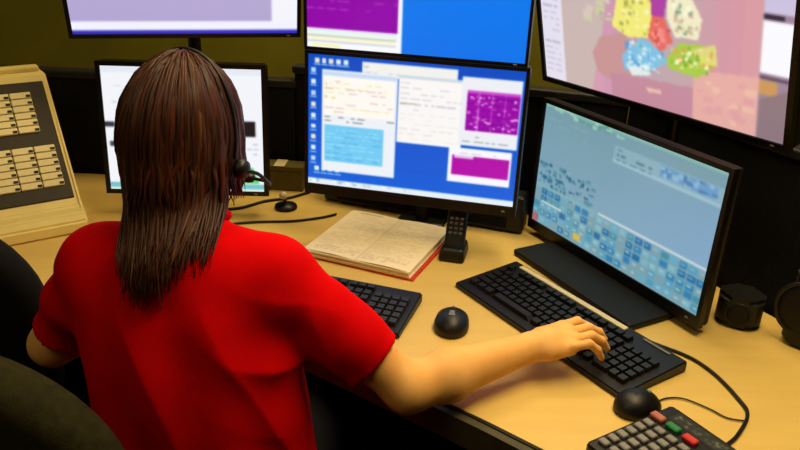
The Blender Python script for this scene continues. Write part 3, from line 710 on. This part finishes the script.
# eyes, mouth
def blob(name, c, r, m):
    bm = bmesh.new(); bmesh.ops.create_uvsphere(bm, u_segments=16, v_segments=10, radius=1)
    for v in bm.verts: v.co = Vector(HC + Hr * (c[0] + v.co.x * r[0]) + Hf * (c[1] + v.co.y * r[1]) + Hu * (c[2] + v.co.z * r[2]))
    return child(name, tomesh(bm, name, True), m)
for s in (-1, 1):
    blob('eye', (s * .031, .0765, .004), (.013, .009, .0075), 'eyew'); blob('iris', (s * .031, .0840, .004), (.005, .0025, .005), 'iris')
blob('lips', (0, .0865, -.063), (.022, .007, .007), 'lip')

# shirt: torso and sleeves, inflated, with folds
def infl(p, e):
    return ('ell', p[1], tuple(r + e for r in p[2]), p[3], p[4]) if p[0] == 'ell' else ('cone', p[1], p[2], p[3] + e, p[4] + e, p[5])
shirt = [infl(p, .007) for p in torso]
sleeve = []
for s, e, tend, x in ((SR, ER, .82, 0), (SL, EL, .90, -.003)):
    sleeve += [('cone', s, mix(s, e, .4), .055, .054 + x, .03), ('cone', mix(s, e, .4), mix(s, e, tend), .054 + x, .052 + x, .02)]
sleeve += [('cone', (-.440, 1.035, .90), (-.405, .985, .66), .058, .070, .04), ('cone', (-.215, 1.01, .90), (-.20, .975, .66), .055, .065, .04)]
shirt += sleeve
shirt += [('cone', NB, mix(NB, NT, .30), .066, .060, .02)]
def planes(X, Y, Z):
    out = []
    for s, e, tend in ((SR, ER, .74), (SL, EL, .80)):
        s, e = np.array(s), np.array(e); d = (e - s) / np.linalg.norm(e - s); q = s + (e - s) * tend
        out.append((X - q[0]) * d[0] + (Y - q[1]) * d[1] + (Z - q[2]) * d[2])
    return out
def ss(x, a, b):
    t = np.clip((x - a) / (b - a), 0, 1); return t * t * (3 - 2 * t)
def shirt_mod(F, X, Y, Z):
    # drape folds: long diagonal pulls from the right armpit, soft vertical folds low on the back
    def fold(p): return np.abs(np.sin(p)) ** .9 - .6
    bk = (1 - ss(Z, .86, 1.0)) * ss(X, -.50, -.44) * (1 - ss(X, -.12, -.07))
    f = fold(19 * X + 5 * Z + .9 * np.sin(9 * Z + 6 * X)) * .0100 * bk
    f = f + np.sin(62 * X + 24 * Z + 2.0 * np.sin(11 * Z)) * .0030 * bk
    # pulls running down from the right armpit
    pr = np.exp(-((X + .165) / .07) ** 2 - ((Z - .865) / .09) ** 2)
    f = f + fold(21 * X + 30 * Z + .8 * np.sin(20 * X)) * .012 * pr
    f = f + (np.sin(60 * (X * .6 - Z) + 3 * Y) - .4) * .0028 * ss(X, -.13, -.07) * (1 - ss(Z, .93, 1.0))
    f = f + (np.sin(60 * (Z + X * .5)) - .5) * .0028 * (1 - ss(X, -.54, -.46)) * (1 - ss(Z, .93, .99))
    f = f + np.sin(25 * X + 20 * Z + 11 * Y) * .0018
    F = F + f.astype(np.float32)
    for i, pl in enumerate(planes(X, Y, Z)):
        reg = (X > -.11) if i == 0 else (X < -.54)
        F = np.where(reg & (pl > -.05), np.maximum(F, pl.astype(np.float32)), F)
    return np.maximum(F, (.57 - Z + 0 * X + 0 * Y).astype(np.float32)).astype(np.float32)
child('shirt', surface_nets('shirt', shirt, (-.74, .80, .54), (.10, 1.24, 1.10), .0045, shirt_mod), 'red')
# collar
cp = []
ax = (np.array(NT) - np.array(NB)); ax /= np.linalg.norm(ax)
e1 = np.cross(ax, (1, 0, 0)); e1 /= np.linalg.norm(e1); e2 = np.cross(ax, e1)
cc = np.array(mix(NB, NT, .30))
for k in range(17):
    a = R(-155 + 310 * k / 16)
    cp.append(tuple(cc + (e1 * math.cos(a) + e2 * math.sin(a)) * .064 + ax * .006))
bm = bmesh.new(); add_tube(bm, cp, .010, 8, 1.0); child('collar', tomesh(bm, 'collar', True), 'red')
# trousers and shoes
hipR, hipL = (-.215, 1.0, .545), (-.365, 1.015, .545)
knR, knL = (-.10, 1.40, .575), (-.41, 1.43, .575)
anR, anL = (-.08, 1.42, .10), (-.40, 1.40, .10)
pants = [('ell', (-.290, .985, .560), (.180, .135, .100), E3, .04)]
for h_, k_, a_ in ((hipR, knR, anR), (hipL, knL, anL)): pants += [('cone', h_, k_, .088, .066, .04), ('cone', k_, a_, .066, .048, .03)]
child('trousers', surface_nets('trousers', pants, (-.56, .80, .04), (.06, 1.56, .70), .008), 'pants')
for a_ in (anR, anL):
    sh = [('cone', (a_[0], a_[1], .08), (a_[0], a_[1] + .02, .05), .040, .042, .02), ('cone', (a_[0], a_[1] - .03, .04), (a_[0] + .005, a_[1] + .17, .035), .040, .036, .03)]
    child('shoe', surface_nets('shoe', sh, (a_[0] - .08, a_[1] - .12, -.02), (a_[0] + .08, a_[1] + .26, .16), .006, lambda F, X, Y, Z: np.maximum(F, (.002 - Z + 0 * X + 0 * Y).astype(np.float32))), 'shoe')

# hair: a cap and several hundred tapering locks that fall over the collar
def shirt_d(P):
    X, Y, Z = P[:, 0], P[:, 1], P[:, 2]; F = np.full(len(P), 1.0)
    for p in shirt: F = smin(F, prim_d(p, X, Y, Z), p[-1])
    return F
ra = np.array([.068, .089, .111]); hcen = np.array(H(0, -.010, .004))
bm = bmesh.new(); hcol = []
def lock_col():
    b = random.random()
    c = np.array((.20, .095, .05)) * (1 - b) + np.array((.29, .145, .075)) * b
    if random.random() < .06: c = np.array((.36, .22, .11))
    if random.random() < .15: c = np.array((.29, .12, .06))
    return c * random.uniform(.85, 1.12)
# cap
bmc = bmesh.new(); bmesh.ops.create_uvsphere(bmc, u_segments=32, v_segments=20, radius=1)
vm = {}
for f in bmc.faces:
    c = f.calc_center_median()
    if c.y > .45 and c.z < .55: continue
    if c.z < -.55 and c.y > -.1: continue
    vs = []
    for v in f.verts:
        if v not in vm: vm[v] = bm.verts.new(Vector(hcen + HA.T @ (np.array(v.co) * (ra + .006))))
        vs.append(vm[v])
    bm.faces.new(vs); hcol.append(np.array((.17, .08, .045)))
bmc.free()
NL = 1100
for i in range(NL):
    th = random.uniform(-118, 118) if i % 3 else random.uniform(-80, 80)
    th = R(th); ph0 = random.uniform(2, 45) if random.random() < .75 else random.uniform(45, 85)
    off = random.uniform(.006, .017)
    pts = []; sidey = random.uniform(-.03, .03)
    for ph in np.linspace(ph0, 98, 9):
        p = R(ph); q = np.array((math.sin(p) * math.sin(th), -math.sin(p) * math.cos(th), math.cos(p)))
        wv = .0015 * math.sin(i * 1.7 + ph * .12)
        pts.append(hcen + HA.T @ (q * (ra + off + wv)))
    back = math.cos(th)
    zend = (.950 + .13 * random.random() ** 1.2) if back > .15 else (1.045 + random.uniform(0, .06))
    if back > .15 and back < .55: zend = max(zend, .985 + .07 * random.random())
    elif back > .15: zend += .05 * abs(math.sin(th)) ** 2
    p = pts[-1].copy(); n = 11; ctr = np.array((-.345, p[1]))
    kx = .62 if p[0] > -.36 else .50
    tx = p[0] * kx + (-.352) * (1 - kx) + random.uniform(-.020, .020); px = p[0]; py = p[1]
    if th > 0 and back < .4: tx = p[0] * .86 - .352 * .14 + random.uniform(-.02, .02)
    if back <= .15: tx = p[0]
    for k in range(1, n + 1):
        t = k / n
        pts.append(np.array((px + (tx - px) * t + .006 * t * math.sin(i + 6 * t), py - (.02 * t if back > .15 else 0), p[2] + (zend - p[2]) * t)))
    A = np.array(pts)
    for _ in range(14):
        d = shirt_d(A); m = d < (.006 + off * .35)
        if not m.any(): break
        A[m, 1] -= .006 if back > -.2 else -.006
    # smooth the falling part
    for _ in range(3): A[9:-1] = (A[8:-2] + A[9:-1] * 2 + A[10:]) / 4
    w = random.uniform(.0028, .0058); nn = len(A)
    rad = [w * (.55 + .45 * min(1, k / 4)) * (1 if k < nn - 6 else max(.12, (nn - 1 - k) / 6)) for k in range(nn)]
    c = lock_col()
    hcol += [c] * len(add_tube(bm, [Vector(q) for q in A], rad, 5, .6))
me = bpy.data.meshes.new('hair'); bm.to_mesh(me); bm.free()
me.polygons.foreach_set('use_smooth', [True] * len(me.polygons))
at = me.color_attributes.new('Col', 'FLOAT_COLOR', 'CORNER'); arr = np.zeros((len(me.loops), 4), np.float32); arr[:, 3] = 1
for pl, c in zip(me.polygons, hcol): arr[pl.loop_start:pl.loop_start + pl.loop_total, :3] = lin(np.clip(c, 0, 1))
at.data.foreach_set('color', arr.ravel())
child('hair', me, 'hair')

# headset, worn over the hair
hd = thing('headset', 'black telephone headset with a microphone boom worn by the person', 'headset', tuple(H(0, 0, -.1)))
def hchild(name, me, m):
    me.transform(Matrix.Translation(-hd.location)); return link(name, me, m, hd)
band = [H((ra[0] + .021) * math.sin(a), -.005, .004 + (ra[2] + .019) * math.cos(a)) for a in np.linspace(R(-60), R(100), 14)]
hchild('headband', tube('headband', band, .0028, 8, 4), 'black')
em = lathe('ear_cushion', [(.008, -.009), (.014, -.008), (.016, 0), (.013, .007), (.005, .010)], 20)
em.transform(Matrix(((Hu[0], Hf[0], Hr[0], 0), (Hu[1], Hf[1], Hr[1], 0), (Hu[2], Hf[2], Hr[2], 0), (0, 0, 0, 1)))); em.transform(Matrix.Translation(H(.098, .0, -.034)))
hchild('ear_cushion', em, 'black')
hchild('mic_boom', tube('mic_boom', [H(.106, .002, -.036), H(.110, .030, -.046), H(.106, .070, -.070), H(.075, .115, -.078), H(.040, .125, -.080)], .0030, 8, 6), 'black')
mm = lathe('mic_foam', [(.003, -.012), (.008, -.008), (.009, 0), (.008, .008), (.003, .012)], 14); mm.transform(Matrix.Rotation(R(90), 4, 'Y')); mm.transform(Matrix.Translation(H(.034, .125, -.080)))
hchild('mic_foam', mm, 'black')
